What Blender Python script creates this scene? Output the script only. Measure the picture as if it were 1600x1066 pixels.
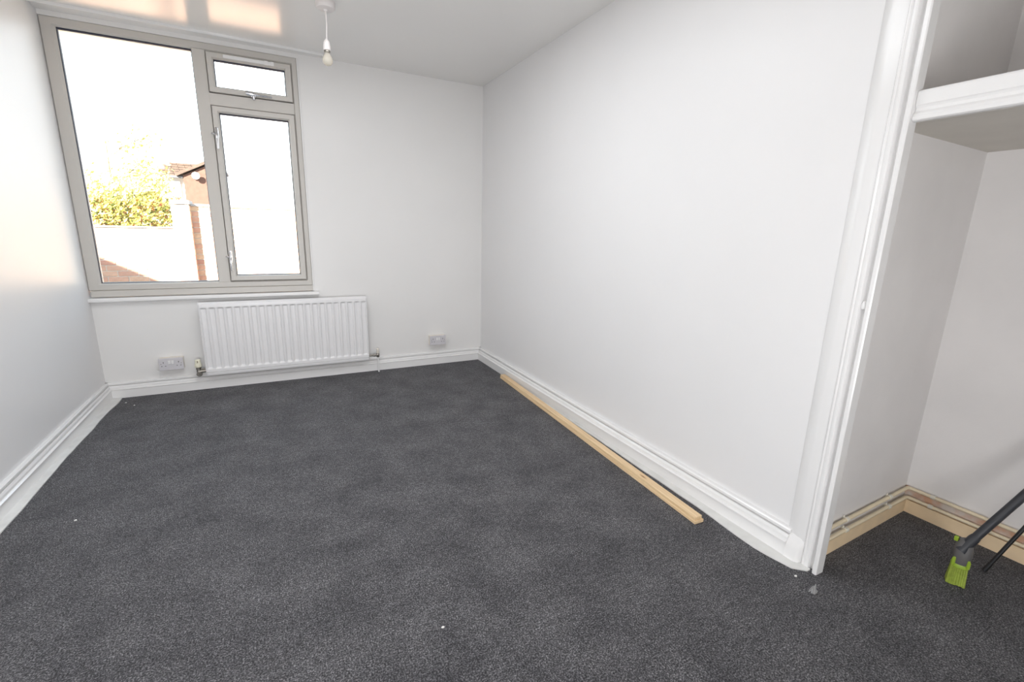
import bpy, bmesh, math, random
from mathutils import Vector, Matrix, noise
random.seed(7)
for o in list(bpy.data.objects): bpy.data.objects.remove(o, do_unlink=True)
S = bpy.context.scene
COL = S.collection

# ------------------------------------------------------------------ camera
XL, D, H = -2.826, 0.789, 2.40          # left wall, alcove depth, ceiling height
RX = Vector((0.89189369, -0.45158207, 0.02448017))
UP = Vector((0.0826923, 0.21605998, 0.97287207))
FW = Vector((0.44462077, 0.86567414, -0.2300449))
cam_d = bpy.data.cameras.new('camera'); cam = bpy.data.objects.new('camera', cam_d); COL.objects.link(cam)
cam.matrix_world = Matrix(((RX.x, UP.x, -FW.x, -1.713), (RX.y, UP.y, -FW.y, -3.9949),
                           (RX.z, UP.z, -FW.z, 1.2045), (0, 0, 0, 1)))
cam_d.sensor_width = 36; cam_d.lens = 723.32 / 1600 * 36
cam_d.clip_start = 0.02; cam_d.clip_end = 300
S.camera = cam

# ------------------------------------------------------------------ world, sun, lamps, exposure
W = bpy.data.worlds.new('sky'); S.world = W; W.use_nodes = True
nt = W.node_tree; nt.nodes.clear()
wo = nt.nodes.new('ShaderNodeOutputWorld'); bg = nt.nodes.new('ShaderNodeBackground')
tc = nt.nodes.new('ShaderNodeTexCoord'); sp = nt.nodes.new('ShaderNodeSeparateXYZ'); rp = nt.nodes.new('ShaderNodeValToRGB')
nt.links.new(tc.outputs['Generated'], sp.inputs[0]); nt.links.new(sp.outputs['Z'], rp.inputs[0])
rp.color_ramp.elements[0].position = 0.0; rp.color_ramp.elements[0].color = (1.0, 1.0, 1.0, 1)
rp.color_ramp.elements[1].position = 0.9; rp.color_ramp.elements[1].color = (0.50, 0.74, 1.0, 1)
nt.links.new(rp.outputs[0], bg.inputs[0]); bg.inputs[1].default_value = 4.0
nt.links.new(bg.outputs[0], wo.inputs[0])

sun_d = bpy.data.lights.new('sun', 'SUN'); sun = bpy.data.objects.new('sun', sun_d); COL.objects.link(sun)
SUN = Vector((-0.8, -1.0, 0.66)).normalized()
sun.rotation_euler = SUN.to_track_quat('Z', 'Y').to_euler()
sun_d.energy = 54; sun_d.color = (1.0, 0.93, 0.82); sun_d.angle = math.radians(0.6)

def area(name, loc, target, sx, sy, power, col=(1, 1, 1)):
    d = bpy.data.lights.new(name, 'AREA'); o = bpy.data.objects.new(name, d); COL.objects.link(o)
    d.shape = 'RECTANGLE'; d.size = sx; d.size_y = sy; d.energy = power; d.color = col
    o.location = loc
    o.rotation_euler = (Vector(loc) - Vector(target)).to_track_quat('Z', 'Y').to_euler()
    return o
# the photographer's flash: part of it straight from beside the lens, most of it thrown up at the ceiling
area('camera_flash', (-1.72, -4.06, 1.36), (-1.45, 0.0, 1.25), 0.5, 0.4, 6, (1.0, 0.985, 0.97))
# the part of the flash that comes back down off the ceiling
area('bounce_flash', (-1.5, -1.9, 2.385), (-1.5, -1.9, 0.0), 1.5, 1.2, 26, (0.94, 0.97, 1.0))
# added fill light, low behind the camera and tilted up at the ceiling
area('rear_fill', (-1.9, -4.9, 0.55), (-1.4, -0.8, 2.2), 1.2, 0.9, 48, (0.98, 0.99, 1.0))

vs = S.view_settings
vs.view_transform = 'Standard'; vs.look = 'None'; vs.exposure = -0.06; vs.gamma = 1.0; vs.use_curve_mapping = False

# ------------------------------------------------------------------ materials
def mat(name, col, rough=0.5, metal=0.0, bump=0.0, bscale=200.0, var=0.0, vscale=6.0, spec=0.5, coat=0.0):
    m = bpy.data.materials.new(name); m.use_nodes = True
    n = m.node_tree; b = n.nodes['Principled BSDF']
    b.inputs['Roughness'].default_value = rough; b.inputs['Metallic'].default_value = metal
    b.inputs['Specular IOR Level'].default_value = spec; b.inputs['Coat Weight'].default_value = coat
    t = n.nodes.new('ShaderNodeTexCoord')
    nz = n.nodes.new('ShaderNodeTexNoise'); nz.inputs['Scale'].default_value = vscale; nz.inputs['Detail'].default_value = 4
    n.links.new(t.outputs['Object'], nz.inputs['Vector'])
    r = n.nodes.new('ShaderNodeValToRGB')
    r.color_ramp.elements[0].position = 0.3; r.color_ramp.elements[1].position = 0.7
    r.color_ramp.elements[0].color = tuple(c * (1 - var) for c in col) + (1,)
    r.color_ramp.elements[1].color = tuple(min(1, c * (1 + var)) for c in col) + (1,)
    n.links.new(nz.outputs[0], r.inputs[0]); n.links.new(r.outputs[0], b.inputs['Base Color'])
    if bump:
        n2 = n.nodes.new('ShaderNodeTexNoise'); n2.inputs['Scale'].default_value = bscale; n2.inputs['Detail'].default_value = 3
        n.links.new(t.outputs['Object'], n2.inputs['Vector'])
        bp = n.nodes.new('ShaderNodeBump'); bp.inputs['Strength'].default_value = bump; bp.inputs['Distance'].default_value = 0.002
        n.links.new(n2.outputs[0], bp.inputs['Height']); n.links.new(bp.outputs[0], b.inputs['Normal'])
    return m

M = {}
M['wall'] = mat('wall_paint', (0.80, 0.787, 0.775), 0.34, bump=0.10, bscale=160, var=0.012, vscale=2.0)
M['wall_satin'] = mat('satin_wall_paint', (0.80, 0.79, 0.79), 0.37, bump=0.05, bscale=40, var=0.01, vscale=2.0, spec=0.36)
M['ceil'] = mat('satin_ceiling_paint', (0.84, 0.825, 0.805), 0.19, bump=0.02, bscale=30, var=0.01, vscale=1.5)
M['alcove'] = mat('alcove_emulsion', (0.80, 0.775, 0.765), 0.7, bump=0.15, bscale=140, var=0.035, vscale=3.5)
M['shelfb'] = mat('shaded_shelf_board', (0.60, 0.565, 0.51), 0.6, bump=0.1, bscale=60, var=0.05, vscale=5)  # grey-beige tone carries the shade on the white shelf's underside
M['gloss'] = mat('white_gloss_paint', (0.82, 0.81, 0.805), 0.17, bump=0.02, bscale=14, var=0.01)
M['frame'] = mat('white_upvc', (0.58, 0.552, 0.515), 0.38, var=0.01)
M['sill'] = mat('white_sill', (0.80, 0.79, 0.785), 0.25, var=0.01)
M['gasket'] = mat('dark_gasket', (0.02, 0.025, 0.05), 0.5)
M['chrome'] = mat('chrome', (0.66, 0.66, 0.68), 0.2, metal=1.0)
M['brass'] = mat('tarnished_brass', (0.30, 0.28, 0.25), 0.33, metal=1.0, var=0.3, vscale=60)
M['rad'] = mat('radiator_enamel', (0.80, 0.79, 0.795), 0.28, var=0.005)
M['plastic'] = mat('white_plastic', (0.62, 0.60, 0.625), 0.35, var=0.01)
M['plastic_w'] = mat('bright_white_plastic', (0.83, 0.82, 0.82), 0.3, var=0.01)
M['cream'] = mat('aged_cream_plastic', (0.80, 0.74, 0.66), 0.4, var=0.03)
M['cream2'] = mat('cream_valve_cap', (0.80, 0.77, 0.62), 0.4, var=0.05, vscale=40)
M['pins'] = mat('pin_holes', (0.03, 0.03, 0.03), 0.6)
M['rose'] = mat('rose_plastic', (0.78, 0.735, 0.72), 0.4, var=0.01)
M['edge'] = mat('paint_splashed_edge', (0.74, 0.735, 0.715), 0.45, bump=0.5, bscale=60, var=0.08, vscale=12)
M['mdf'] = mat('bare_mdf', (0.86, 0.67, 0.44), 0.65, bump=0.1, bscale=120, var=0.06, vscale=14)
M['pipe'] = mat('cream_painted_pipe', (0.80, 0.69, 0.50), 0.4, var=0.06, vscale=20)
M['clip'] = mat('cream_pipe_clip', (0.78, 0.74, 0.64), 0.45, var=0.04)
M['dark'] = mat('charcoal_handle', (0.035, 0.037, 0.045), 0.4, var=0.1)
M['black'] = mat('black_rod', (0.012, 0.012, 0.014), 0.42)
M['greyp'] = mat('grey_plastic_housing', (0.12, 0.115, 0.115), 0.5, var=0.08)
M['lime'] = mat('lime_green_plastic', (0.30, 0.44, 0.035), 0.45, var=0.05)
M['bristle'] = mat('lime_bristles', (0.29, 0.37, 0.05), 0.6, var=0.18, vscale=90, bump=0.4, bscale=300)
M['crumb'] = mat('white_plaster_crumb', (0.75, 0.74, 0.71), 0.8)
M['tuft'] = mat('pale_grey_fluff', (0.30, 0.30, 0.30), 0.9, var=0.1, vscale=80)
M['mortar'] = mat('mortar', (0.42, 0.37, 0.31), 0.9, bump=0.3, bscale=80, var=0.1, vscale=20)
M['coping'] = mat('stone_coping', (0.30, 0.28, 0.26), 0.85, var=0.15, vscale=10)
M['tile'] = mat('roof_tile', (0.06, 0.036, 0.025), 0.8, var=0.3, vscale=6)
M['render'] = mat('white_render', (0.72, 0.70, 0.66), 0.85, bump=0.2, bscale=50, var=0.04)
M['hbrick'] = mat('distant_brick', (0.085, 0.042, 0.030), 0.9, bump=0.3, bscale=30, var=0.18, vscale=9)
M['bark'] = mat('bark', (0.30, 0.24, 0.17), 0.9, var=0.3, vscale=20)
M['gutter'] = mat('grey_gutter', (0.05, 0.05, 0.055), 0.5)
M['paving'] = mat('concrete_paving', (0.34, 0.27, 0.22), 0.9, bump=0.2, bscale=40, var=0.12, vscale=4)
M['wglass'] = mat('distant_window_glass', (0.10, 0.12, 0.13), 0.08)

def carpet():
    m = bpy.data.materials.new('charcoal_carpet'); m.use_nodes = True
    n = m.node_tree; b = n.nodes['Principled BSDF']; b.inputs['Roughness'].default_value = 0.95
    b.inputs['Specular IOR Level'].default_value = 0.1
    b.inputs['Sheen Weight'].default_value = 0.12; b.inputs['Sheen Roughness'].default_value = 0.5
    t = n.nodes.new('ShaderNodeTexCoord')
    def nz(s, d, rgh=0.6):
        k = n.nodes.new('ShaderNodeTexNoise'); k.inputs['Scale'].default_value = s; k.inputs['Detail'].default_value = d
        k.inputs['Roughness'].default_value = rgh
        n.links.new(t.outputs['Object'], k.inputs['Vector']); return k
    f = nz(210, 3, 0.75); g = nz(55, 2); h = nz(5.5, 4, 0.62)
    r = n.nodes.new('ShaderNodeValToRGB')
    r.color_ramp.elements[0].position = 0.33; r.color_ramp.elements[0].color = (0.014, 0.014, 0.016, 1)
    r.color_ramp.elements[1].position = 0.70; r.color_ramp.elements[1].color = (0.36, 0.35, 0.36, 1)
    e = r.color_ramp.elements.new(0.5); e.color = (0.076, 0.074, 0.079, 1)
    n.links.new(f.outputs[0], r.inputs[0])
    r2 = n.nodes.new('ShaderNodeValToRGB')
    r2.color_ramp.elements[0].position = 0.3; r2.color_ramp.elements[0].color = (0.66, 0.66, 0.68, 1)
    r2.color_ramp.elements[1].position = 0.7; r2.color_ramp.elements[1].color = (1.2, 1.2, 1.2, 1)
    n.links.new(h.outputs[0], r2.inputs[0])
    r3 = n.nodes.new('ShaderNodeValToRGB')
    r3.color_ramp.elements[0].position = 0.35; r3.color_ramp.elements[0].color = (0.72, 0.72, 0.72, 1)
    r3.color_ramp.elements[1].position = 0.65; r3.color_ramp.elements[1].color = (1.2, 1.2, 1.2, 1)
    n.links.new(g.outputs[0], r3.inputs[0])
    def mul(a, c):
        x = n.nodes.new('ShaderNodeMix'); x.data_type = 'RGBA'; x.blend_type = 'MULTIPLY'; x.inputs[0].default_value = 1
        n.links.new(a, x.inputs[6]); n.links.new(c, x.inputs[7]); return x.outputs[2]
    c = mul(mul(r.outputs[0], r2.outputs[0]), r3.outputs[0])
    n.links.new(c, b.inputs['Base Color'])
    bp = n.nodes.new('ShaderNodeBump'); bp.inputs['Strength'].default_value = 0.55; bp.inputs['Distance'].default_value = 0.004
    n.links.new(f.outputs[0], bp.inputs['Height']); n.links.new(bp.outputs[0], b.inputs['Normal'])
    return m
M['carpet'] = carpet()

def pine():
    m = bpy.data.materials.new('pine'); m.use_nodes = True
    n = m.node_tree; b = n.nodes['Principled BSDF']; b.inputs['Roughness'].default_value = 0.55
    t = n.nodes.new('ShaderNodeTexCoord'); mp = n.nodes.new('ShaderNodeMapping'); mp.inputs['Scale'].default_value = (40, 1.2, 40)
    n.links.new(t.outputs['Object'], mp.inputs[0])
    k = n.nodes.new('ShaderNodeTexNoise'); k.inputs['Scale'].default_value = 3; k.inputs['Detail'].default_value = 5
    n.links.new(mp.outputs[0], k.inputs['Vector'])
    r = n.nodes.new('ShaderNodeValToRGB')
    r.color_ramp.elements[0].position = 0.3; r.color_ramp.elements[0].color = (0.70, 0.49, 0.28, 1)
    r.color_ramp.elements[1].position = 0.7; r.color_ramp.elements[1].color = (0.88, 0.67, 0.42, 1)
    n.links.new(k.outputs[0], r.inputs[0])
    v = n.nodes.new('ShaderNodeTexVoronoi'); v.inputs['Scale'].default_value = 1.0
    mp2 = n.nodes.new('ShaderNodeMapping'); mp2.inputs['Scale'].default_value = (14, 3.1, 14)
    n.links.new(t.outputs['Object'], mp2.inputs[0]); n.links.new(mp2.outputs[0], v.inputs['Vector'])
    r2 = n.nodes.new('ShaderNodeValToRGB')
    r2.color_ramp.elements[0].position = 0.03; r2.color_ramp.elements[0].color = (0.38, 0.22, 0.12, 1)
    r2.color_ramp.elements[1].position = 0.10; r2.color_ramp.elements[1].color = (1, 1, 1, 1)
    n.links.new(v.outputs['Distance'], r2.inputs[0])
    x = n.nodes.new('ShaderNodeMix'); x.data_type = 'RGBA'; x.blend_type = 'MULTIPLY'; x.inputs[0].default_value = 1
    n.links.new(r.outputs[0], x.inputs[6]); n.links.new(r2.outputs[0], x.inputs[7])
    n.links.new(x.outputs[2], b.inputs['Base Color'])
    return m
M['pine'] = pine()

def rubble():
    m = bpy.data.materials.new('bare_plaster_and_brick'); m.use_nodes = True
    n = m.node_tree; b = n.nodes['Principled BSDF']; b.inputs['Roughness'].default_value = 0.9
    t = n.nodes.new('ShaderNodeTexCoord')
    k = n.nodes.new('ShaderNodeTexNoise'); k.inputs['Scale'].default_value = 16; k.inputs['Detail'].default_value = 4
    n.links.new(t.outputs['Object'], k.inputs['Vector'])
    r = n.nodes.new('ShaderNodeValToRGB')
    r.color_ramp.elements[0].position = 0.42; r.color_ramp.elements[0].color = (0.62, 0.55, 0.50, 1)
    r.color_ramp.elements[1].position = 0.60; r.color_ramp.elements[1].color = (0.60, 0.36, 0.24, 1)
    n.links.new(k.outputs[0], r.inputs[0]); n.links.new(r.outputs[0], b.inputs['Base Color'])
    return m
M['rubble'] = rubble()

def brickmat():
    m = bpy.data.materials.new('red_brick'); m.use_nodes = True
    n = m.node_tree; b = n.nodes['Principled BSDF']; b.inputs['Roughness'].default_value = 0.9
    oi = n.nodes.new('ShaderNodeObjectInfo'); r = n.nodes.new('ShaderNodeValToRGB')
    r.color_ramp.elements[0].color = (0.46, 0.235, 0.165, 1); r.color_ramp.elements[1].color = (0.60, 0.42, 0.27, 1)
    e = r.color_ramp.elements.new(0.5); e.color = (0.54, 0.31, 0.21, 1)
    n.links.new(oi.outputs['Random'], r.inputs[0])
    t = n.nodes.new('ShaderNodeTexCoord'); k = n.nodes.new('ShaderNodeTexNoise'); k.inputs['Scale'].default_value = 25
    n.links.new(t.outputs['Object'], k.inputs['Vector'])
    x = n.nodes.new('ShaderNodeMix'); x.data_type = 'RGBA'; x.blend_type = 'MULTIPLY'; x.inputs[0].default_value = 0.45
    n.links.new(r.outputs[0], x.inputs[6]); n.links.new(k.outputs[0], x.inputs[7]); n.links.new(x.outputs[2], b.inputs['Base Color'])
    return m
M['brick'] = brickmat()

def glass(name, tint, refl=0.5):
    m = bpy.data.materials.new(name); m.use_nodes = True
    n = m.node_tree; n.nodes.clear()
    o = n.nodes.new('ShaderNodeOutputMaterial'); mx = n.nodes.new('ShaderNodeMixShader')
    tr = n.nodes.new('ShaderNodeBsdfTransparent'); gl = n.nodes.new('ShaderNodeBsdfGlossy'); fr = n.nodes.new('ShaderNodeFresnel')
    tr.inputs[0].default_value = tint; gl.inputs['Roughness'].default_value = 0.02; fr.inputs[0].default_value = 1.45
    ml = n.nodes.new('ShaderNodeMath'); ml.operation = 'MULTIPLY'; ml.inputs[1].default_value = refl
    n.links.new(fr.outputs[0], ml.inputs[0])
    n.links.new(ml.outputs[0], mx.inputs[0]); n.links.new(tr.outputs[0], mx.inputs[1]); n.links.new(gl.outputs[0], mx.inputs[2])
    n.links.new(mx.outputs[0], o.inputs[0]); return m
M['glass'] = glass('window_glass', (0.97, 0.985, 0.98, 1))
M['bulb'] = glass('bulb_glass', (0.93, 0.90, 0.84, 1), 0.5)
_n = M['bulb'].node_tree; _d = _n.nodes.new('ShaderNodeBsdfDiffuse'); _d.inputs[0].default_value = (0.84, 0.80, 0.72, 1)
_m = _n.nodes.new('ShaderNodeMixShader'); _m.inputs[0].default_value = 0.38
_o = [q for q in _n.nodes if q.type == 'OUTPUT_MATERIAL'][0]; _p = _o.inputs[0].links[0].from_socket
_n.links.new(_p, _m.inputs[1]); _n.links.new(_d.outputs[0], _m.inputs[2]); _n.links.new(_m.outputs[0], _o.inputs[0])

def leafmat(name, cols):
    m = bpy.data.materials.new(name); m.use_nodes = True
    n = m.node_tree; b = n.nodes['Principled BSDF']; b.inputs['Roughness'].default_value = 0.6
    g = n.nodes.new('ShaderNodeNewGeometry'); r = n.nodes.new('ShaderNodeValToRGB')
    r.color_ramp.elements[0].color = cols[0] + (1,); r.color_ramp.elements[1].color = cols[-1] + (1,)
    for i, c in enumerate(cols[1:-1]):
        e = r.color_ramp.elements.new((i + 1) / (len(cols) - 1)); e.color = c + (1,)
    n.links.new(g.outputs['Random Per Island'], r.inputs[0]); n.links.new(r.outputs[0], b.inputs['Base Color'])
    return m
M['hedge'] = leafmat('autumn_hedge_leaves', [(0.07, 0.09, 0.015), (0.24, 0.23, 0.03), (0.36, 0.28, 0.05), (0.36, 0.11, 0.05)])
M['leaf'] = leafmat('pale_autumn_leaves', [(0.62, 0.60, 0.24), (0.80, 0.76, 0.42), (0.34, 0.33, 0.06), (0.70, 0.62, 0.25)])
M['ivy'] = leafmat('russet_creeper_leaves', [(0.35, 0.12, 0.06), (0.40, 0.30, 0.08)])

# ------------------------------------------------------------------ mesh helpers
def obj(name, bm, m, parent=None, smooth=False, loc=None):
    me = bpy.data.meshes.new(name)
    bmesh.ops.recalc_face_normals(bm, faces=bm.faces)
    bm.to_mesh(me); bm.free()
    if smooth:
        for p in me.polygons: p.use_smooth = True
        try: me.set_sharp_from_angle(angle=math.radians(35))
        except Exception: pass
    me.materials.append(m)
    o = bpy.data.objects.new(name, me); COL.objects.link(o)
    if parent: o.parent = parent
    if loc: o.location = loc
    return o
def tag(o, label, cat, group=None):
    o['label'] = label; o['category'] = cat
    if group: o['group'] = group
    return o
def thing(name, label, cat, loc=(0, 0, 0), group=None):
    o = bpy.data.objects.new(name, None); COL.objects.link(o); o.location = loc; o.empty_display_size = 0.05
    return tag(o, label, cat, group)
def struct(o): o['kind'] = 'structure'; return o
def box(bm, x0, x1, y0, y1, z0, z1, bev=0.0, seg=2):
    r = bmesh.ops.create_cube(bm, size=1.0)
    vs_ = r['verts']
    for v in vs_:
        v.co = Vector(((x0 + x1) / 2 + v.co.x * (x1 - x0), (y0 + y1) / 2 + v.co.y * (y1 - y0), (z0 + z1) / 2 + v.co.z * (z1 - z0)))
    if bev:
        es = list({e for v in vs_ for e in v.link_edges})
        bmesh.ops.bevel(bm, geom=es, offset=bev, segments=seg, affect='EDGES', profile=0.5)
    return bm
def B(*a, **k): return box(bmesh.new(), *a, **k)
def prism(bm, pts, f):                    # closed polygon list pts -> f(p, t) with t = 0, 1
    a = [bm.verts.new(f(p, 0)) for p in pts]; b = [bm.verts.new(f(p, 1)) for p in pts]
    n = len(pts)
    for i in range(n): bm.faces.new((a[i], a[(i + 1) % n], b[(i + 1) % n], b[i]))
    bm.faces.new(a); bm.faces.new(b[::-1])
    return bm
def tube(bm, path, r, seg=12, cap=True):
    rings = []
    path = [Vector(p) for p in path]
    rr = r if isinstance(r, (list, tuple)) else [r] * len(path)
    prev = None
    for i, p in enumerate(path):
        if i == 0: t = path[1] - p
        elif i == len(path) - 1: t = p - path[-2]
        else: t = (path[i + 1] - p).normalized() + (p - path[i - 1]).normalized()
        t.normalize()
        if prev is None:
            u = t.cross(Vector((0, 0, 1)))
            if u.length < 1e-3: u = t.cross(Vector((1, 0, 0)))
        else: u = prev - t * prev.dot(t)
        u.normalize(); prev = u; v = t.cross(u)
        k = 1.0
        if 0 < i < len(path) - 1:
            c = abs(t.dot((p - path[i - 1]).normalized())); k = 1 / max(c, 0.5) if c < 0.99 else 1.0
        rings.append([bm.verts.new(p + (u * math.cos(2 * math.pi * j / seg) + v * math.sin(2 * math.pi * j / seg)) * rr[i] * (k if k < 1.2 else 1.15)) for j in range(seg)])
    for a, b in zip(rings, rings[1:]):
        for j in range(seg): bm.faces.new((a[j], a[(j + 1) % seg], b[(j + 1) % seg], b[j]))
    if cap: bm.faces.new(rings[0][::-1]); bm.faces.new(rings[-1])
    return bm
def T(*a, **k): return tube(bmesh.new(), *a, **k)
def lathe(bm, prof, c, seg=24, axis='Z'):
    rings = []
    for r, h in prof:
        ring = []
        for j in range(seg):
            a = 2 * math.pi * j / seg; x, y = math.cos(a) * max(r, 1e-5), math.sin(a) * max(r, 1e-5)
            p = {'Z': (x, y, h), 'Y': (x, h, y), 'X': (h, x, y)}[axis]
            ring.append(bm.verts.new(Vector(c) + Vector(p)))
        rings.append(ring)
    for a, b in zip(rings, rings[1:]):
        for j in range(seg): bm.faces.new((a[j], a[(j + 1) % seg], b[(j + 1) % seg], b[j]))
    bm.faces.new(rings[0][::-1]); bm.faces.new(rings[-1])
    return bm
def LA(*a, **k): return lathe(bmesh.new(), *a, **k)
def ring_xz(bm, x0, x1, z0, z1, w, yf, yb, ch=0.004):    # rectangular frame in the xz plane; w = (left, right, bottom, top)
    l, r, b, t = w
    pr = [(0.0, yb), (0.0, yf + ch), (0.3, yf), (None, yf), (1.0, yf + ch * 2.2), (1.0, yb)]
    def corner(ix, iz, s, y, extra):
        # s = 0 outer ... 1 inner
        x = (x0 + l * s + extra * (1 if s < 0.5 else 0)) if ix == 0 else (x1 - r * s - extra * (1 if s < 0.5 else 0))
        z = (z0 + b * s + extra * (1 if s < 0.5 else 0)) if iz == 0 else (z1 - t * s - extra * (1 if s < 0.5 else 0))
        return Vector((x, y, z))
    secs = [(0.0, yb, 0), (0.0, yf + ch, 0), (0.0, yf, ch), (0.80, yf, 0), (1.0, yf + 0.012, 0), (1.0, yb, 0)]
    order = [(0, 0), (1, 0), (1, 1), (0, 1)]
    loops = [[bm.verts.new(corner(ix, iz, s, y, e)) for ix, iz in order] for s, y, e in secs]
    n = len(loops)
    for k in range(n):
        a, c = loops[k], loops[(k + 1) % n]
        for j in range(4): bm.faces.new((a[j], a[(j + 1) % 4], c[(j + 1) % 4], c[j]))
    return bm
def skirt(bm, prof, p0, p1, nrm, m0=0, m1=0):            # prof (d, z) swept from p0 to p1, d along nrm; m0/m1 = mitre sign
    p0, p1, nrm = Vector(p0), Vector(p1), Vector(nrm)
    t = (p1 - p0).normalized()
    return prism(bm, prof, lambda q, e: (p0 + t * (m0 * q[0]) if e == 0 else p1 + t * (m1 * q[0])) + nrm * q[0] + Vector((0, 0, q[1])))

# ------------------------------------------------------------------ room shell
YR = -5.05
FL = B(XL - 0.2, D + 0.25, YR - 0.2, 0.29, -0.12, 0.0)
struct(obj('floor', FL, M['carpet']))
struct(obj('ceiling', B(XL - 0.25, D + 0.3, YR - 0.25, 0.29, H, H + 0.22), M['ceil']))
WX1, WZ0, WZ1 = -1.452, 0.705, 2.372
bm = bmesh.new()
box(bm, XL - 0.2, 0.1, 0, 0.28, -0.1, WZ0); box(bm, XL - 0.2, 0.1, 0, 0.28, WZ1, H + 0.1); box(bm, WX1, 0.1, 0, 0.28, WZ0, WZ1)
struct(obj('wall_far', bm, M['wall']))
struct(obj('wall_left', B(XL - 0.22, XL, YR - 0.2, 0.28, -0.1, H + 0.1), M['wall_satin']))
YA = lambda x: -3.1129 + (x - D) * 0.0387
bm = prism(bmesh.new(), [(0, 0.28), (0, YA(0)), (D + 0.2, YA(D + 0.2)), (D + 0.2, 0.28)], lambda p, t: Vector((p[0], p[1], -0.1 if t == 0 else H + 0.1)))
struct(obj('wall_right', bm, M['wall_satin']))
YE = -4.55
struct(obj('wall_alcove_side', prism(bmesh.new(), [(0.0125, YA(0.0125)), (D + 0.001, YA(D)), (D + 0.001, YA(D) - 0.003), (0.0125, YA(0.0125) - 0.003)], lambda p, t: Vector((p[0], p[1], 0 if t == 0 else H))), M['alcove']))
struct(obj('wall_alcove_back', B(D, D + 0.2, YR - 0.1, -3.0, -0.1, H + 0.1), M['alcove']))
struct(obj('wall_right_rear', B(0, D + 0.01, YR - 0.1, YE, -0.1, H + 0.1), M['wall']))
struct(obj('wall_rear', B(XL - 0.2, D + 0.2, YR - 0.2, YR, -0.1, H + 0.1), M['wall']))

# skirting boards
PROF = [(0, 0), (0.021, 0), (0.021, 0.058), (0.0235, 0.061), (0.0235, 0.064), (0.0205, 0.067), (0.017, 0.069), (0.0165, 0.080), (0.0135, 0.0895), (0.0055, 0.0915), (0.0055, 0.0945), (0.0125, 0.0965), (0.0125, 0.107), (0.0095, 0.112), (0, 0.112)]
KP = lambda k: [(d * k, z) for d, z in PROF]
struct(obj('baseboard_far', skirt(bmesh.new(), KP(1.5), (XL, 0, 0), (0, 0, 0), (0, -1, 0)), M['gloss']))
struct(obj('baseboard_right', skirt(bmesh.new(), KP(1.9), (0, 0, 0), (0, -3.092, 0), (-1, 0, 0)), M['gloss']))
bl = struct(obj('baseboard_left', skirt(bmesh.new(), KP(1.5), (XL, 0, 0), (XL, YR, 0), (1, 0, 0)), M['gloss']))
def strip(pts_in, pts_out, h):
    b = bmesh.new(); n = len(pts_in)
    a0 = [b.verts.new((x, y, h)) for x, y in pts_in]; a1 = [b.verts.new((x, y, h * 0.75)) for x, y in pts_out]
    c1 = [b.verts.new((x, y, 0)) for x, y in pts_out]; c0 = [b.verts.new((x, y, 0)) for x, y in pts_in]
    for i in range(n - 1):
        b.faces.new((a0[i], a0[i + 1], a1[i + 1], a1[i])); b.faces.new((a1[i], a1[i + 1], c1[i + 1], c1[i]))
    b.faces.new((a0[0], a1[0], c1[0], c0[0])); b.faces.new((a0[-1], c0[-1], c1[-1], a1[-1]))
    return b
ys = [-0.022 - 0.055 * i for i in range(64)]
def wob(y, a, s): return a * noise.noise(Vector((y * s, 3.1, 0.7)))
pin = [(XL + 0.028, y) for y in ys]
pout = [(XL + 0.068 + wob(y, 0.007, 2.5) + wob(y, 0.003, 9) + (0.022 * max(0, 1 - abs(y + 0.1) / 0.35)), y) for y in ys]
struct(obj('trim_1', strip(pin, pout, 0.006), M['edge']))
EDGE = [(-0.7, -0.043), (-1.7, -0.062), (-2.33, -0.077), (-2.75, -0.084), (-2.93, -0.096), (-3.02, -0.100), (-3.09, -0.091), (-3.158, -0.077), (-3.185, -0.040)]
def edge(y):
    for (a, xa), (c, xc) in zip(EDGE, EDGE[1:]):
        if a >= y >= c: return xa + (xc - xa) * (a - y) / (a - c)
    return EDGE[-1][1]
ys = [-0.7 - 0.0355 * i for i in range(71)]
pin = [(-0.02, y) for y in ys]
pout = [(edge(y) + wob(y, 0.004, 7) * min(1, (-0.7 - y) * 2), y) for y in ys]
struct(obj('trim_2', strip(pin, pout, 0.006), M['edge']))

# architrave at the end of the right wall (casing board + moulding)
AP = [(0, -3.075), (-0.003, -3.075), (-0.007, -3.082), (-0.012, -3.095), (-0.0155, -3.108), (-0.0165, -3.116), (-0.0165, -3.148),
      (-0.0215, -3.151), (-0.0225, -3.155), (-0.0205, -3.159), (-0.0225, -3.162), (-0.0235, -3.170), (-0.0225, -3.1745), (-0.018, -3.1765),
      (-0.009, -3.178), (-0.0075, -3.183), (-0.0085, -3.190), (-0.013, -3.1925), (-0.027, -3.1945), (-0.0305, -3.198), (-0.031, -3.208), (-0.0285, -3.2115), (0.012, -3.2115), (0.012, YA(0.012) + 0.01), (0.0, YA(0) + 0.01)]
tr = struct(obj('trim_3', prism(bmesh.new(), AP, lambda p, t: Vector((p[0], p[1], 0 if t == 0 else H))), M['gloss'], smooth=True))
bm = bmesh.new()
ring = []
for z, d in ((0, 0.042), (0.03, 0.041), (0.055, 0.036), (0.08, 0.026), (0.10, 0.0155)):
    ring.append([bm.verts.new((-q, y, z)) for q, y in ((0.0, -3.091), (d, -3.091), (d, -3.130), (d * 0.8, -3.143), (0.016, -3.150), (0.0, -3.150))])
for a, c in zip(ring, ring[1:]):
    for k in range(6): bm.faces.new((a[k], a[(k + 1) % 6], c[(k + 1) % 6], c[k]))
bm.faces.new(ring[0]); bm.faces.new(ring[-1])
struct(obj('plinth', bm, M['gloss'], tr, smooth=True))
b = LA([(0.0, 0), (0.008, 0.002), (0.010, 0.012), (0.006, 0.026), (0.0, 0.030)], (-0.012, -3.184, 0.985), 10)
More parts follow.
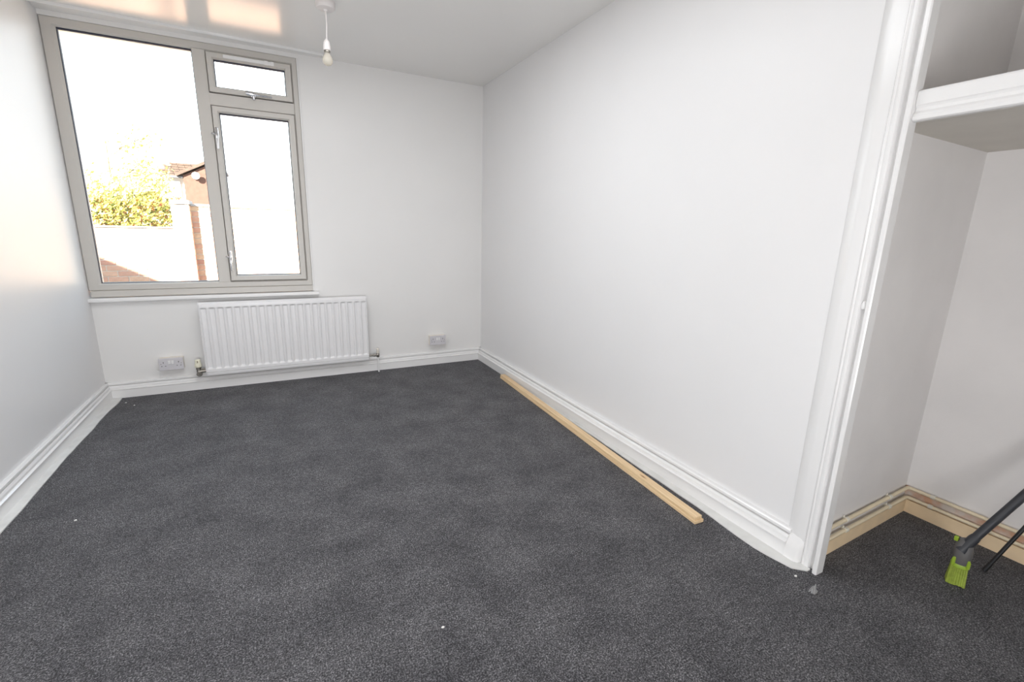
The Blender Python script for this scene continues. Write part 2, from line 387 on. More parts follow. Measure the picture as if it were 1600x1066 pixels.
struct(obj('filler_blob', b, M['gloss'], tr, smooth=True))

# ------------------------------------------------------------------ window
win = struct(bpy.data.objects.new('window_1', None)); COL.objects.link(win); win.location = (0, 0, 0)
F0 = 0.002
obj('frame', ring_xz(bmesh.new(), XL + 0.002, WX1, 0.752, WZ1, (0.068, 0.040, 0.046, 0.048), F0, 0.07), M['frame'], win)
bm = bmesh.new(); box(bm, -2.083, -2.008, F0 + 0.0008, 0.069, 0.79, 2.33, 0.004)
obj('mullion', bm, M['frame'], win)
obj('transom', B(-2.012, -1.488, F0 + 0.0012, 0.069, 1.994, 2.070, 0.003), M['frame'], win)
bm = bmesh.new()
box(bm, XL + 0.012, WX1, -0.010, 0.07, 0.709, 0.7515, 0.003)
obj('lower_frame_rail', bm, M['frame'], win)
bm = bmesh.new()                                                    # rebates behind the opening sashes
box(bm, -2.015, -1.985, 0.045, 0.068, 0.79, 2.33); box(bm, -1.515, -1.488, 0.045, 0.068, 0.79, 2.33)
box(bm, -2.01, -1.49, 0.045, 0.068, 0.79, 0.82); box(bm, -2.01, -1.49, 0.045, 0.068, 1.97, 2.09); box(bm, -2.01, -1.49, 0.045, 0.068, 2.30, 2.33)
obj('rebate', bm, M['gasket'], win)
def pane(x0, x1, z0, z1, y, parent):
    obj('pane', B(x0 - 0.004, x1 + 0.004, y + 0.004, y + 0.010, z0 - 0.004, z1 + 0.004), M['glass'], parent)
    obj('gasket', ring_xz(bmesh.new(), x0 - 0.003, x1 + 0.003, z0 - 0.003, z1 + 0.003, (0.0085, 0.0085, 0.008, 0.0125), y - 0.001, y + 0.014, 0.001), M['gasket'], parent)
pane(XL + 0.070, -2.083, 0.798, 2.324, 0.022, win)
def sash(x0, x1, z0, z1, w):
    s = obj('sash', ring_xz(bmesh.new(), x0, x1, z0, z1, (w, w, w, w), -0.012, 0.044, 0.004), M['frame'], win)
    pane(x0 + w, x1 - w, z0 + w, z1 - w, 0.018, s); return s
s1 = sash(-2.004, -1.494, 2.075, 2.320, 0.038)
s2 = sash(-2.004, -1.494, 0.801, 1.989, 0.039)
# trickle vent on the top sash
bm = bmesh.new(); box(bm, -1.905, -1.60, -0.021, -0.0125, 2.292, 2.314, 0.003); box(bm, -1.66, -1.635, -0.025, -0.012, 2.289, 2.316, 0.002); box(bm, -1.62, -1.598, -0.025, -0.012, 2.290, 2.315, 0.002)
obj('trickle_vent', bm, M['sill'], s1)
# casement stay on the top sash
bm = bmesh.new()
lathe(bm, [(0.012, -0.03), (0.016, -0.027), (0.016, -0.016), (0.013, -0.012)], (-1.745, 0, 2.080), 14, 'Y')
tube(bm, [(-1.79, -0.034, 2.090), (-1.77, -0.036, 2.089), (-1.745, -0.038, 2.085), (-1.70, -0.036, 2.085), (-1.63, -0.030, 2.083)], [0.011, 0.013, 0.010, 0.006, 0.005], 10)
tube(bm, [(-1.745, -0.03, 2.075), (-1.742, -0.034, 2.052)], [0.009, 0.007], 10)
obj('stay_handle', bm, M['chrome'], s1, smooth=True)
def cockspur(zt):
    b = bmesh.new()
    box(b, -2.000, -1.978, -0.022, -0.0118, zt - 0.055, zt + 0.012, 0.003)
    tube(b, [(-1.988, -0.024, zt + 0.008), (-1.988, -0.034, zt - 0.02), (-1.989, -0.042, zt - 0.04), (-1.990, -0.044, zt - 0.075), (-1.991, -0.040, zt - 0.128)], [0.008, 0.0085, 0.012, 0.0085, 0.006], 10)
    tube(b, [(-1.990, -0.036, zt - 0.036), (-2.006, -0.032, zt - 0.03), (-2.020, -0.022, zt - 0.030)], [0.010, 0.007, 0.0045], 8)
    obj('cockspur_handle', b, M['chrome'], s2, smooth=True)
cockspur(1.838); cockspur(1.006)
# sill board
bm = prism(bmesh.new(), [(0.002, 0.675), (-0.030, 0.675), (-0.037, 0.679), (-0.039, 0.688), (-0.037, 0.697), (-0.030, 0.7035), (0.002, 0.706)], lambda p, t: Vector((XL if t == 0 else -1.412, p[0], p[1])))
struct(obj('trim_4', bm, M['sill'], smooth=True))
# plaster bead round the window's right edge
struct(obj('trim_5', B(WX1 - 0.001, WX1 + 0.010, -0.006, 0.002, 0.708, 2.37, 0.003), M['sill']))

# curtain track on the ceiling
tk = thing('curtain_track', 'thin white curtain track running along the ceiling above the window', 'curtain track', (-2.05, -0.12, 2.4))
def tkp(x): return -0.105 - 0.045 * max(0, (-1.4 - x) / 1.42)
pts = [XL + 0.004 + i * (1.545 / 12) for i in range(13)]
bm = bmesh.new()
for a, c in zip(pts, pts[1:]): pass
secs = []
for x in pts:
    y = tkp(x); secs.append([bm.verts.new((x + 2.05, y + 0.12 + dy, dz)) for dy, dz in ((-0.010, 0), (-0.010, -0.012), (-0.006, -0.016), (0.006, -0.016), (0.010, -0.012), (0.010, 0))])
for a, c in zip(secs, secs[1:]):
    for j in range(6): bm.faces.new((a[j], a[(j + 1) % 6], c[(j + 1) % 6], c[j]))
bm.faces.new(secs[0]); bm.faces.new(secs[-1][::-1])
obj('rail', bm, M['sill'], tk)
obj('end_stop', B(0.758, 0.772, 0.003, 0.027, -0.019, 0.0, 0.003), M['sill'], tk)

# ------------------------------------------------------------------ radiator
rad = thing('radiator', 'white panel radiator with vertical flutes under the window', 'radiator', (-1.641, 0, 0.115))
RX0, RX1, RZ0, RZ1, RY = -2.224, -1.058, 0.115, 0.657, -0.090
cx = [-2.193 + i * (1.107 / 21) for i in range(22)]
xs = {RX0, RX0 + 0.004, RX0 + 0.010, RX1, RX1 - 0.004, RX1 - 0.010}
for c in cx:
    for d in (-0.0235, -0.019, -0.013, -0.005, 0.005, 0.013, 0.019, 0.0235): xs.add(round(c + d, 5))
xs = sorted(xs)
zs = [0.162, 0.164, 0.168, 0.170, 0.174, 0.176, 0.609, 0.611, 0.613, 0.617, 0.619, 0.624] + [RZ0, RZ0 + 0.003, RZ0 + 0.010, RZ0 + 0.0225, RZ0 + 0.0245, RZ0 + 0.0265, 0.158, 0.166, 0.172, 0.180, 0.190, 0.30, 0.45, 0.58, 0.598, 0.608, 0.615, 0.622, 0.630, RZ1 - 0.014, RZ1 - 0.006, RZ1 - 0.002, RZ1]
zs = sorted(zs)
def sm(a, b_, v): t = max(0, min(1, (v - a) / (b_ - a))); return t * t * (3 - 2 * t)
def depth(x, z):
    d = 0.0
    c = min(cx, key=lambda q: abs(q - x)); u = abs(x - c)
    w = 1 - sm(0.011, 0.0225, u)
    d += 0.0105 * w * sm(0.162, 0.176, z) * (1 - sm(0.609, 0.622, z))
    e = min(z - RZ0, 99); d += 0.004 * (1 - sm(0, 0.006, e)) if e < 0.006 else 0
    if abs(z - (RZ0 + 0.0245)) < 0.0015: d += 0.007
    t = RZ1 - z; d += 0.016 * (1 - sm(0, 0.016, t)) if t < 0.016 else 0
    h = min(x - RX0, RX1 - x); d += 0.006 * (1 - sm(0, 0.010, h)) if h < 0.010 else 0
    return d
bm = bmesh.new()
g = [[bm.verts.new((x + 1.641, RY + depth(x, z), z - 0.115)) for x in xs] for z in zs]
for r0, r1 in zip(g, g[1:]):
    for i in range(len(xs) - 1): bm.faces.new((r0[i], r0[i + 1], r1[i + 1], r1[i]))
brd = g[0] + [r[-1] for r in g[1:]] + g[-1][-2::-1] + [r[0] for r in g[-2:0:-1]]
back = [bm.verts.new((v.co.x, -0.058, v.co.z)) for v in brd]
for i in range(len(brd)): bm.faces.new((brd[i], brd[(i + 1) % len(brd)], back[(i + 1) % len(brd)], back[i]))
bm.faces.new(back)
obj('panel', bm, M['rad'], rad, smooth=True)
for x in (0.40, -0.40): obj('wall_bracket', B(x - 0.02, x + 0.02, -0.059, -0.0005, 0.05, 0.49), M['rad'], rad)
# left valve (parts of the radiator)
def at(x, y, z): return (x + 1.641, y, z - 0.115)
v = obj('valve', T([at(-2.222, -0.074, 0.152), at(-2.245, -0.074, 0.152), at(-2.268, -0.074, 0.152)], [0.011, 0.0125, 0.014], 12), M['brass'], rad, smooth=True)
bm = LA([(0.012, 0.0), (0.015, 0.003), (0.013, 0.02), (0.017, 0.022), (0.017, 0.036), (0.012, 0.040)], at(-2.268, -0.074, 0.145), 12)
lathe(bm, [(0.015, -0.012), (0.018, -0.009), (0.018, 0.011), (0.011, 0.014)], at(-2.266, -0.078, 0.133), 16, 'Y')
tube(bm, [at(-2.222, -0.074, 0.166), at(-2.262, -0.074, 0.168)], 0.006, 8)
obj('valve_body', bm, M['brass'], v, smooth=True)
bm = LA([(0.020, 0.0), (0.0225, 0.004), (0.0225, 0.020), (0.018, 0.030), (0.018, 0.052), (0.014, 0.057), (0.0, 0.058)], at(-2.268, -0.074, 0.185), 18)
obj('valve_cap', bm, M['cream2'], v, smooth=True)
obj('cap_marking', T([at(-2.270, -0.0925, 0.236), at(-2.266, -0.0935, 0.228), at(-2.271, -0.094, 0.221)], 0.0028, 6), M['bark'], v)
obj('supply_pipe', T([at(-2.268, -0.070, 0.138), at(-2.268, -0.0005, 0.138)], 0.0085, 10), M['brass'], rad, smooth=True)
# right valve
v = obj('valve', T([at(-1.06, -0.074, 0.150), at(-1.035, -0.074, 0.150), at(-0.99, -0.074, 0.150)], [0.009, 0.0085, 0.011], 12), M['brass'], rad, smooth=True)
bm = LA([(0.010, 0.0), (0.012, 0.003), (0.012, 0.030), (0.010, 0.034)], at(-0.985, -0.074, 0.131), 12)
lathe(bm, [(0.010, -0.011), (0.0125, -0.009), (0.0125, 0.009), (0.010, 0.011)], at(-1.012, -0.074, 0.150), 6, 'X')
obj('valve_body', bm, M['brass'], v, smooth=True)
obj('valve_cap', LA([(0.0105, 0.0), (0.0118, 0.003), (0.0105, 0.038), (0.006, 0.043), (0.0, 0.044)], at(-0.985, -0.074, 0.165), 14), M['cream'], v, smooth=True)
obj('supply_pipe', T([at(-0.985, -0.074, 0.135), at(-0.985, -0.074, 0.05), at(-0.982, -0.074, 0.0)], 0.0065, 10), M['gloss'], rad, smooth=True)

# ------------------------------------------------------------------ sockets
def socket(x0, x1, z0, z1, label):
    c = ((x0 + x1) / 2, 0, z0); w = (x1 - x0) / 2; h = z1 - z0
    s = thing('wall_socket', label, 'socket', c, 'double sockets on the window wall')
    obj('back_box', B(-w + 0.002, w - 0.002, -0.046, 0.0, 0.001, h - 0.001, 0.003), M['cream'], s)
    obj('faceplate', B(-w, w, -0.055, -0.0455, 0, h, 0.003), M['plastic'], s)
    obj('rocker', B(-0.017, -0.002, -0.0595, -0.0545, h * 0.52, h * 0.80, 0.0015), M['plastic_w'], s)
    obj('rocker', B(0.002, 0.017, -0.0595, -0.0545, h * 0.52, h * 0.80, 0.0015), M['plastic_w'], s)
    for sx in (-1, 1):
        b = bmesh.new(); cxp = sx * 0.045
        box(b, cxp - 0.002, cxp + 0.002, -0.0556, -0.0545, h * 0.60, h * 0.72)
        box(b, cxp - 0.0145, cxp - 0.008, -0.0556, -0.0545, h * 0.34, h * 0.39); box(b, cxp + 0.008, cxp + 0.0145, -0.0556, -0.0545, h * 0.34, h * 0.39)
        obj('pin_holes', b, M['pins'], s)
        obj('screw', LA([(0.003, -0.0560), (0.0026, -0.0545)], (sx * 0.060, 0, h * 0.55), 8, 'Y'), M['brass'], s)
    return s
socket(-2.503, -2.357, 0.176, 0.264, 'white double wall socket left of the radiator')
socket(-0.518, -0.370, 0.184, 0.271, 'white double wall socket between the radiator and the right corner')

# ------------------------------------------------------------------ ceiling pendant
pl = thing('pendant_light', 'bare bulb hanging on a white cord from a ceiling rose', 'ceiling light', (-1.346, -0.945, 2.4))
obj('ceiling_rose', LA([(0.050, 0.0), (0.052, -0.004), (0.050, -0.028), (0.046, -0.034), (0.012, -0.038), (0.009, -0.046), (0.004, -0.047)], (0, 0, 0), 32), M['rose'], pl, smooth=True)
obj('cord', T([(0, 0, -0.04), (0.001, 0, -0.10), (-0.002, 0, -0.15), (-0.004, 0, -0.195)], 0.0032, 8), M['rose'], pl, smooth=True)
hd = obj('lamp_holder', LA([(0.004, -0.180), (0.010, -0.188), (0.016, -0.197), (0.0175, -0.207), (0.0175, -0.213), (0.0195, -0.214), (0.0195, -0.236), (0.017, -0.239), (0.013, -0.239)], (-0.005, 0, 0), 22), M['rose'], pl, smooth=True)
bb = obj('bulb_cap', LA([(0.0135, -0.234), (0.0165, -0.239), (0.0165, -0.247), (0.013, -0.250)], (-0.005, 0, 0), 20), M['brass'], pl, smooth=True)
bu = obj('bulb', LA([(0.012, -0.248), (0.0135, -0.256), (0.020, -0.266), (0.0265, -0.280), (0.0275, -0.290), (0.025, -0.301), (0.017, -0.311), (0.008, -0.315), (0.0, -0.316)], (-0.005, 0, 0), 24), M['bulb'], pl, smooth=True)
obj('filament', T([(-0.010, 0, -0.25), (-0.014, 0, -0.278), (-0.005, 0.003, -0.282), (0.004, 0, -0.278), (0.0, 0, -0.25)], 0.0012, 6), M['cream'], bu)

# ------------------------------------------------------------------ pine battens on the carpet by the right wall
def batten(name, label, p0, p1, w, z0, z1, off):
    p0, p1 = Vector(p0), Vector(p1); t = (p1 - p0); L = t.length; t.normalize()
    b = B(off, off + w, 0, L, 0, z1 - z0, 0.0015, 1)
    o = obj(name, b, M['pine']); o.location = (p0.x, p0.y, z0)
    o.rotation_euler = (0, 0, math.atan2(t.y, t.x) - math.pi / 2)
    return tag(o, label, 'timber', 'pine battens by the right wall')
P0, P1 = (-0.094, -0.640, 0), (-0.196, -2.800, 0)
# p0 -> p1 runs towards the camera, so +off points to -x; lower strip is the wider one
batten('pine_batten', 'lower and wider of two pine battens lying along the right skirting', P0, P1, 0.050, 0.0, 0.015, -0.050)
batten('pine_batten', 'upper pine batten resting on another batten along the right skirting', (P0[0] + 0.0, P0[1] + 0.002, 0), (P1[0] + 0.0, P1[1] + 0.006, 0), 0.041, 0.015, 0.031, -0.044)

# ------------------------------------------------------------------ alcove: shelf, skirting, pipes
sh = thing('alcove_shelf', 'deep white built-in shelf with a moulded front across the alcove', 'shelf', (0.4, -3.8, 1.546))
bm = prism(bmesh.new(), [(0.006, YA(0.0) - 0.071), (0.013, YA(0.0) - 0.071), (0.013, YA(0.013) - 0.003), (D, YA(D) - 0.003), (D, YE), (0.006, YE)], lambda p, t: Vector((p[0] - 0.4, p[1] + 3.8, 0.002 if t == 0 else 0.060)))
obj('board', bm, M['shelfb'], sh)
FP = [(0.006, 0), (-0.010, 0.0), (-0.016, 0.003), (-0.018, 0.012), (-0.015, 0.020), (-0.009, 0.027), (-0.007, 0.036), (-0.010, 0.041), (-0.013, 0.044), (-0.013, 0.078), (-0.010, 0.083), (0.006, 0.083)]
obj('fascia', prism(bmesh.new(), FP, lambda p, t: Vector((p[0] - 0.4, (-3.2125 if t == 0 else YE) + 3.8, p[1]))), M['gloss'], sh)
SK = 0.060
struct(obj('baseboard_alcove_side', prism(bmesh.new(), [(0.013, YA(0.013) - 0.003), (D - 0.018, YA(D) - 0.003), (D - 0.018, YA(D) - 0.022), (0.013, YA(0.013) - 0.022)], lambda p, t: Vector((p[0], p[1], 0 if t == 0 else SK))), M['mdf']))
bb_ = struct(obj('baseboard_alcove_back', B(D - 0.018, D, YE, YA(D) - 0.003, 0, SK, 0.001, 1), M['mdf']))
bm = bmesh.new()
n_ = 46; top = []; bot = []
for i in range(n_ + 1):
    y = YA(D) - 0.004 - i * (1.3 / n_); top.append(bm.verts.new((D - 0.0035, y, 0.118 + 0.006 * noise.noise(Vector((y * 14, 0, 0)))))); bot.append(bm.verts.new((D - 0.0035, y, 0.055)))
for i in range(n_): bm.faces.new((top[i], top[i + 1], bot[i + 1], bot[i]))
r_ = bmesh.ops.extrude_face_region(bm, geom=bm.faces[:])
for e in r_['geom']:
    if isinstance(e, bmesh.types.BMVert): e.co.x += 0.004
obj('bare_plaster', bm, M['rubble'], bb_)
def pipe(z, d, label):
    o = 0.003 + d
    p = thing('heating_pipe', label, 'pipe', (0.4, -3.2, z), 'pipes round the alcove')
    L = lambda x, y: (x - 0.4, y + 3.2, 0)
    path = [L(0.015, YA(0.015) - o), L(D - d - 0.014, YA(D) - o), L(D - d - 0.004, YA(D) - o - 0.004), L(D - d, YA(D) - o - 0.014), L(D - d, YE + 0.01)]
    obj('tube', T(path, 0.0075, 12), M['pipe'], p, smooth=True)
    def clip(x, y, ax):
        b = bmesh.new()
        if ax == 'x':
            tube(b, [L(x - 0.008, y), L(x + 0.008, y)], 0.0098, 12); box(b, x - 0.4 - 0.006, x - 0.4 + 0.006, y + 3.2, y + 3.2 + d, -0.004, 0.004)
            tube(b, [(x - 0.4 - 0.012, y + 3.2 + 0.006, 0.010), (x - 0.4 - 0.014, y + 3.2 + 0.004, 0.019)], 0.003, 6)
        else:
            tube(b, [L(x, y - 0.008), L(x, y + 0.008)], 0.0098, 12); box(b, x - 0.4, x - 0.4 + d, y + 3.2 - 0.006, y + 3.2 + 0.006, -0.004, 0.004)
        obj('clip', b, M['clip'], p, smooth=True)
    for x in (0.245, 0.60): clip(x, YA(x) - o, 'x')
    for y in (-3.222, -3.9): clip(D - d, y, 'y')
pipe(0.117, 0.014, 'upper cream pipe running round the alcove walls above the skirting')
pipe(0.073, 0.018, 'lower cream pipe running just on top of the bare alcove skirting')

# ------------------------------------------------------------------ brush and rod leaning in the alcove
br = thing('broom', 'lime green and grey brush head on a thick dark pole standing in the alcove', 'broom', (0.402, -3.453, 0))
u = Vector((0.36, -0.93, 0)).normalized(); wv = Vector((0.93, 0.36, 0)).normalized()
def sect(bm, levels, seg=20, pw=2.6):      # superellipse sections: (z, half width along u, half thickness along wv, shift along wv)
    rings = []
    for z, a, c, s in levels:
        ring = []
        for j in range(seg):
            th = 2 * math.pi * j / seg; ct, st = math.cos(th), math.sin(th)
            ring.append(bm.verts.new(u * (a * math.copysign(abs(ct) ** (2 / pw), ct)) + wv * (c * math.copysign(abs(st) ** (2 / pw), st) + s) + Vector((0, 0, z))))
        rings.append(ring)
    for a, b in zip(rings, rings[1:]):
        for j in range(seg): bm.faces.new((a[j], a[(j + 1) % seg], b[(j + 1) % seg], b[j]))
    bm.faces.new(rings[0][::-1]); bm.faces.new(rings[-1]); return bm
bm = bmesh.new()
for i in range(8):
    for k in range(4):
        a = -1 + 2 * i / 7; c = -1 + 2 * k / 3
        top = u * (a * 0.0195) + wv * (c * 0.012) + Vector((0, 0, 0.076))
        bot = u * (a * 0.022 + random.uniform(-.001, .001)) + wv * (c * 0.020 + random.uniform(-.001, .001)) + Vector((0, 0, 0.001 + random.uniform(0, 0.004)))
        tube(bm, [top, top.lerp(bot, 0.5), bot], [0.0033, 0.0041, 0.0047], 7)
obj('bristles', bm, M['bristle'], br, smooth=True)
gb = sect(bmesh.new(), [(0.069, 0.023, 0.019, 0), (0.071, 0.0248, 0.021, 0), (0.080, 0.0248, 0.021, 0), (0.084, 0.023, 0.019, 0)])
for sgn in (-1, 1):
    tube(gb, [u * (sgn * 0.0195) + Vector((0, 0, 0.078)) - wv * 0.016, u * (sgn * 0.0195) + Vector((0, 0, 0.100)) - wv * 0.0165, u * (sgn * 0.018) + Vector((0, 0, 0.108)) - wv * 0.0155], [0.0055, 0.0055, 0.0035], 8)
obj('green_band', gb, M['lime'], br, smooth=True)
obj('housing', sect(bmesh.new(), [(0.078, 0.0215, 0.0185, 0), (0.10, 0.024, 0.021, 0), (0.13, 0.026, 0.023, 0.002), (0.155, 0.023, 0.021, 0.006), (0.170, 0.016, 0.016, 0.010), (0.175, 0.006, 0.008, 0.012)]), M['greyp'], br, smooth=True)
obj('hanging_tab', B(-0.006, 0.006, 0.020, 0.032, 0.158, 0.176, 0.003), M['lime'], br)
base = Vector((-0.006, 0.002, 0.142)); _q = Vector((0.535 - 0.402, -3.524 + 3.453, 0.360)); end = base + (_q - base) * ((0.748 - 0.392) / (_q.x - base.x))
dirv = (end - base).normalized()
ph = obj('pole', T([base, base.lerp(end, 0.5), end], 0.0135, 16), M['dark'], br, smooth=True)
obj('pole_socket', T([base - dirv * 0.012, base + dirv * 0.05, base + dirv * 0.06], [0.0165, 0.0160, 0.0145], 16), M['dark'], br, smooth=True)
rd = thing('metal_rod', 'thin black rod leaning against the alcove wall beside the broom', 'rod', (0.582, -3.475, 0))
e2 = Vector((0.18, -0.175, 0.66))
obj('shaft', T([(0, 0, 0.007), e2 * 0.5 + Vector((0, 0, .007)), e2 + Vector((0, 0, .007))], 0.0065, 12), M['black'], rd, smooth=True)
obj('end_cap', T([Vector((0, 0, 0.007)) - e2.normalized() * 0.003, Vector((0, 0, 0.007)) + e2.normalized() * 0.035], 0.0075, 12), M['black'], rd, smooth=True)

# ------------------------------------------------------------------ crumbs of plaster on the carpet
def crumb(x, y, s, label, m='crumb', flat=0.5):
    b = bmesh.new(); bmesh.ops.create_icosphere(b, subdivisions=1, radius=1)
    for v_ in b.verts: v_.co = Vector((v_.co.x * s * random.uniform(.7, 1.2), v_.co.y * s * random.uniform(.6, 1.1), (v_.co.z + 0.9) * s * flat * random.uniform(.8, 1.1)))
    o = obj('plaster_crumb', b, M[m]); o.location = (x, y, 0); tag(o, label, 'debris', 'crumbs on the carpet')
crumb(-2.693, -0.159, 0.007, 'white plaster crumb on the carpet nearest the far left corner')
crumb(-2.632, -0.237, 0.006, 'second white crumb from the far left corner of the carpet')
crumb(-2.531, -1.690, 0.006, 'pale crumb on the carpet out from the left skirting')
crumb(-1.338, -2.844, 0.005, 'tiny white fleck in the middle of the near carpet')
crumb(-0.103, -3.182, 0.006, 'small white chip on the carpet at the foot of the white architrave')
b = bmesh.new()
for i in range(26):
    p = Vector((random.uniform(-0.012, 0.012), random.uniform(-0.011, 0.011), 0.002)); q = Vector((0.006 + random.gauss(0, .002), -0.002 + random.gauss(0, .002), 0.028 + random.uniform(-.012, .006)))
    tube(b, [p, (p + q) / 2 + Vector((random.gauss(0, .002), random.gauss(0, .002), 0.0)), q], [0.0022, 0.0016, 0.0006], 5)
tag(obj('carpet_fluff', b, M['tuft'], loc=(-0.127, -3.256, 0)), 'pale tuft of fluff on the carpet in front of the architrave', 'debris')

# ------------------------------------------------------------------ outside: ground, roofs, garden wall
GZ = -0.20
struct(obj('ground', B(-30, 25, 0.28, 60, GZ - 0.2, GZ), M['paving']))
# unseen gabled wing, added so its verge throws the slanting shadow on the garden wall
bm = prism(bmesh.new(), [(-12.0, GZ), (-5.75, GZ), (-5.72, 2.64), (-8.9, 4.42), (-12.0, 2.7)], lambda p, t: Vector((p[0], -6.0 if t == 0 else 0.28, p[1])))
struct(obj('shadow_wing', bm, M['hbrick']))
gw = thing('garden_wall', 'brick garden wall outside the window, mostly in glaring sun', 'wall', (-2.65, 4.1, GZ))
CO = 0.075; X0W = -4.30
bm = bmesh.new()
box(bm, X0W - 1.7, -2.70, 4.106, 4.30, GZ, 1.130); box(bm, -2.70, 2.0, 4.106, 4.30, GZ, 1.44)
for v_ in bm.verts: v_.co -= Vector((-2.65, 4.1, GZ))
obj('mortar_core', bm, M['mortar'], gw)
bme = bmesh.new(); box(bme, -0.1075, 0.1075, 0.0, 0.1, 0, 0.065, 0.003, 1); me_s = bpy.data.meshes.new('brick'); bme.to_mesh(me_s); bme.free(); me_s.materials.append(M['brick'])
bme = bmesh.new(); box(bme, -0.051, 0.051, 0.0, 0.1, 0, 0.065, 0.003, 1); me_h = bpy.data.meshes.new('brick_header'); bme.to_mesh(me_h); bme.free(); me_h.materials.append(M['brick'])
cnt = 0
def brick(x, y, z, me):
    global cnt
    o = bpy.data.objects.new('brick', me); COL.objects.link(o); o.parent = gw
    o.location = (x + 2.65, y - 4.1 + random.uniform(-.0015, .0015), z - GZ); cnt += 1
rest = bmesh.new()
for k in range(22):
    z = GZ + 0.005 + k * CO
    x = X0W + (0.1125 if k % 2 else 0.0)
    while x < -1.15:
        topz = 1.13 if x < -2.80 else 1.44
        if z + 0.065 < topz + 0.01 and not (-2.97 < x < -2.735):
            if z > 0.10 and x > -4.2: brick(x, 4.1, z, me_s)
            else:
                box(rest, x - 0.1075 + 2.65, x + 0.1075 + 2.65, 0.0, 0.1, z - GZ, z + 0.065 - GZ)
        x += 0.225
    if z + 0.065 < 1.46:                                             # pier projecting half a brick towards the house
        brick(-2.805, 3.99, z, me_s) if k % 2 else (brick(-2.8615, 3.99, z, me_h), brick(-2.7485, 3.99, z, me_h))
so = obj('lower_courses', rest, M['brick'], gw); so['kind'] = 'stuff'
def loc(x0, x1, y0, y1, z0, z1, bev=0.004): return B(x0 + 2.65, x1 + 2.65, y0 - 4.1, y1 - 4.1, z0 - GZ, z1 - GZ, bev, 1)
obj('pier_core', loc(-2.907, -2.703, 3.996, 4.2, GZ, 1.45, 0), M['mortar'], gw)
obj('coping', loc(X0W - 1.7, -2.92, 4.085, 4.32, 1.13, 1.150), M['coping'], gw)
obj('coping', loc(-2.698, 2.0, 4.085, 4.32, 1.44, 1.475), M['coping'], gw)
obj('pier_cap', loc(-2.918, -2.692, 3.98, 4.32, 1.46, 1.515), M['coping'], gw)

# foliage
def leaves(pts, s):
    b = bmesh.new()
    for p in pts:
        n = Vector((random.gauss(0, 1), random.gauss(0, 1), random.gauss(0, 1))).normalized(); a = n.orthogonal().normalized(); c = n.cross(a)
        l = s * random.uniform(0.6, 1.3)
        b.faces.new([b.verts.new(p - a * l), b.verts.new(p + c * l * 0.55 + n * l * 0.15), b.verts.new(p + a * l), b.verts.new(p - c * l * 0.55 + n * l * 0.15)])
    return b
hg = thing('hedge', 'yellow and russet hedge rising behind the low garden wall', 'hedge', (-3.7, 4.95, GZ))
pts = []
while len(pts) < 7000:
    p = Vector((random.uniform(-0.95, 0.72), random.uniform(-0.42, 0.45), random.uniform(0.2, 1.98)))
    h = 1.74 + 0.18 * noise.noise(Vector((p.x * 2.2, p.y * 2, 1.0))) + 0.06 * p.x
    if p.z > h: continue
    if random.random() < 0.35 or p.y < -0.3 or p.z > h - 0.12: pts.append(p)
obj('foliage', leaves(pts, 0.035), M['hedge'], hg)['kind'] = 'stuff'
bm = bmesh.new()
for i in range(7): tube(bm, [(-0.8 + i * 0.23, 0, 0), (-0.8 + i * 0.23 + random.uniform(-.05, .05), random.uniform(-.1, .1), 0.7), (-0.8 + i * 0.23 + random.uniform(-.1, .1), random.uniform(-.2, .2), 1.4)], [0.025, 0.018, 0.006], 7)
obj('stems', bm, M['bark'], hg)
def tree(label, x, y, hgt, crown, n, ls, m):
    t = thing('tree', label, 'tree', (x, y, GZ), 'trees beyond the garden wall')
    b = bmesh.new(); tube(b, [(0, 0, 0), (0.04, 0.02, hgt * 0.35), (-0.03, 0.03, hgt * 0.62), (0.02, 0, hgt * 0.9)], [0.10, 0.08, 0.05, 0.015], 10)
    tips = []
    for i in range(26):
        a = random.uniform(0, 6.28); z0 = hgt * random.uniform(0.3, 0.8); r = crown * random.uniform(0.5, 1.0) * (1.15 - z0 / hgt * 0.6)
        q = Vector((math.cos(a) * r, math.sin(a) * r, z0 + hgt * random.uniform(0.05, 0.22)))
        tube(b, [(0, 0, z0), Vector((0, 0, z0)).lerp(q, 0.55) + Vector((0, 0, 0.05)), q], [0.028, 0.016, 0.004], 6); tips.append((Vector((0, 0, z0)), q))
    obj('trunk', b, M['bark'], t, smooth=True)
    pts = []
    for i in range(n):
        s0, q = random.choice(tips); k = random.uniform(0.4, 1.08)
        pts.append(s0.lerp(q, k) + Vector((random.gauss(0, .12), random.gauss(0, .12), random.gauss(0, .12))) * crown * 0.9)
    obj('foliage', leaves(pts, ls), M[m], t)['kind'] = 'stuff'
tree('pale yellow tree rising behind the hedge at the left of the window', -4.55, 8.6, 3.35, 1.15, 5600, 0.045, 'leaf')
tree('smaller yellow green tree between the hedge and the neighbouring house', -4.35, 11.5, 2.95, 0.45, 1500, 0.045, 'hedge')

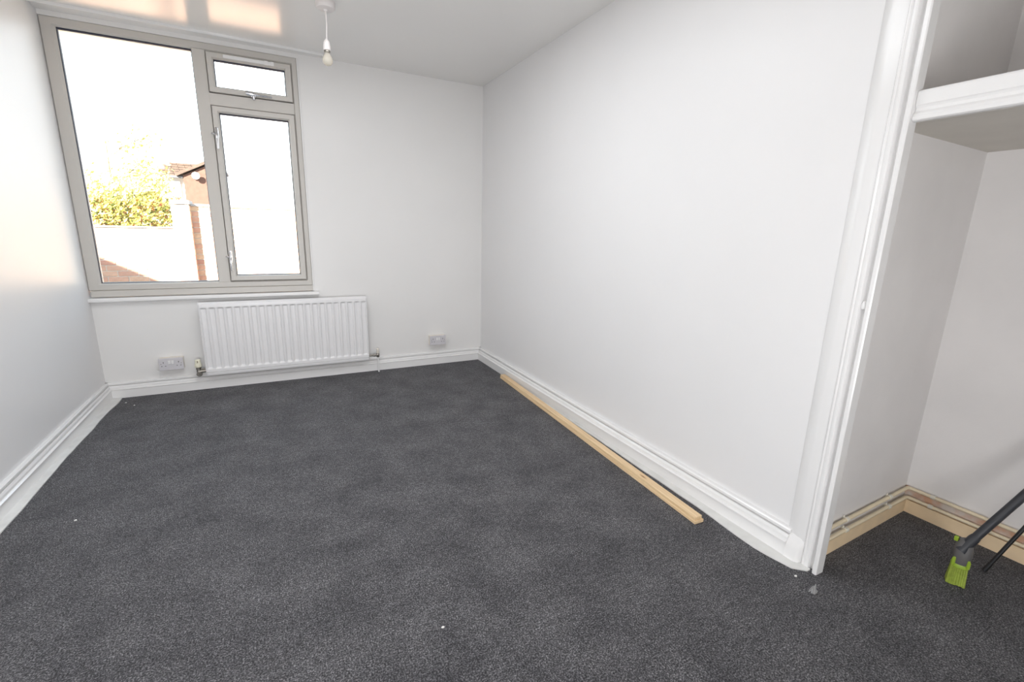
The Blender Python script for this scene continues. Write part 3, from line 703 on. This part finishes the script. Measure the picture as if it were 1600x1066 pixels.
# neighbouring house
ho = thing('house', 'red brick neighbouring house with a tiled roof beyond the garden wall', 'house', (-4.0, 16, GZ))
bm = prism(bmesh.new(), [(-4.24, GZ), (-3.33, GZ), (-3.33, 3.27), (-4.24, 2.80)], lambda p, t: Vector((p[0] + 4.0, 0 if t == 0 else 6, p[1] - GZ)))
obj('brick_gable', bm, M['hbrick'], ho)
obj('rendered_wall', B(-5.3 + 4, -4.241 + 4, 0.25, 6, 0, 2.72 - GZ), M['render'], ho)
rf = bmesh.new()
for k in range(6):                                                   # courses of tiles, each its own lapped strip
    z0 = 2.78 + k * 0.08; y0 = 0.05 + k * 0.09
    for i in range(8):
        xx = -5.10 + k * 0.07 + i * 0.205 + (0.1 if k % 2 else 0)
        lim = -4.15 + 0.155 * k
        (xx < lim - 0.03) and box(rf, xx + 4, min(xx + 0.198, lim) + 4, y0, y0 + 0.26, z0 - GZ, z0 + 0.06 - GZ)
obj('roof_tiles', rf, M['tile'], ho)['kind'] = 'stuff'
bm = prism(bmesh.new(), [(-4.42, 2.76), (-3.25, 3.36), (-3.25, 3.46), (-4.46, 2.84)], lambda p, t: Vector((p[0] + 4.0, -0.12 if t == 0 else 6.1, p[1] - GZ)))
obj('roof', bm, M['tile'], ho)
obj('gutter', B(-5.25 + 4, -4.25 + 4, -0.02, 0.09, 2.70 - GZ, 2.78 - GZ, 0.01), M['gutter'], ho)
for xx in (-4.80, -4.50):
    f = obj('window', B(xx + 4 - 0.13, xx + 4 + 0.13, 0.18, 0.26, 1.95 - GZ, 2.62 - GZ, 0.01), M['render'], ho)
    obj('pane', B(xx + 4 - 0.10, xx + 4 + 0.10, 0.172, 0.185, 2.02 - GZ, 2.55 - GZ), M['wglass'], f)
bm = LA([(0.0, 0.0), (0.06, -0.008), (0.11, -0.03), (0.115, -0.035), (0.11, -0.036), (0.05, -0.018), (0.0, -0.012)], (-3.855 + 4, -0.16, 2.80 - GZ), 20, 'Y')
ds = obj('satellite_dish', bm, M['render'], ho, smooth=True)
obj('dish_arm', T([(-3.855 + 4, -0.16, 2.80 - GZ), (-3.90 + 4, -0.06, 2.70 - GZ), (-3.90 + 4, 0.01, 2.70 - GZ)], 0.02, 8), M['gutter'], ds)
b = leaves([Vector((random.gauss(0, 0.16), max(-.3, min(.3, random.gauss(0, 0.12))), random.uniform(0.9, 2.25))) for _ in range(900)], 0.04)
cr = thing('creeper', 'russet creeper growing up beside the brick gable of the house', 'shrub', (-4.5, 15.35, GZ))
obj('foliage', b, M['ivy'], cr)['kind'] = 'stuff'
obj('stems', T([(0, 0, 0), (0.05, 0, 1.0), (-0.03, 0, 2.1)], [0.03, 0.02, 0.006], 7), M['bark'], cr)
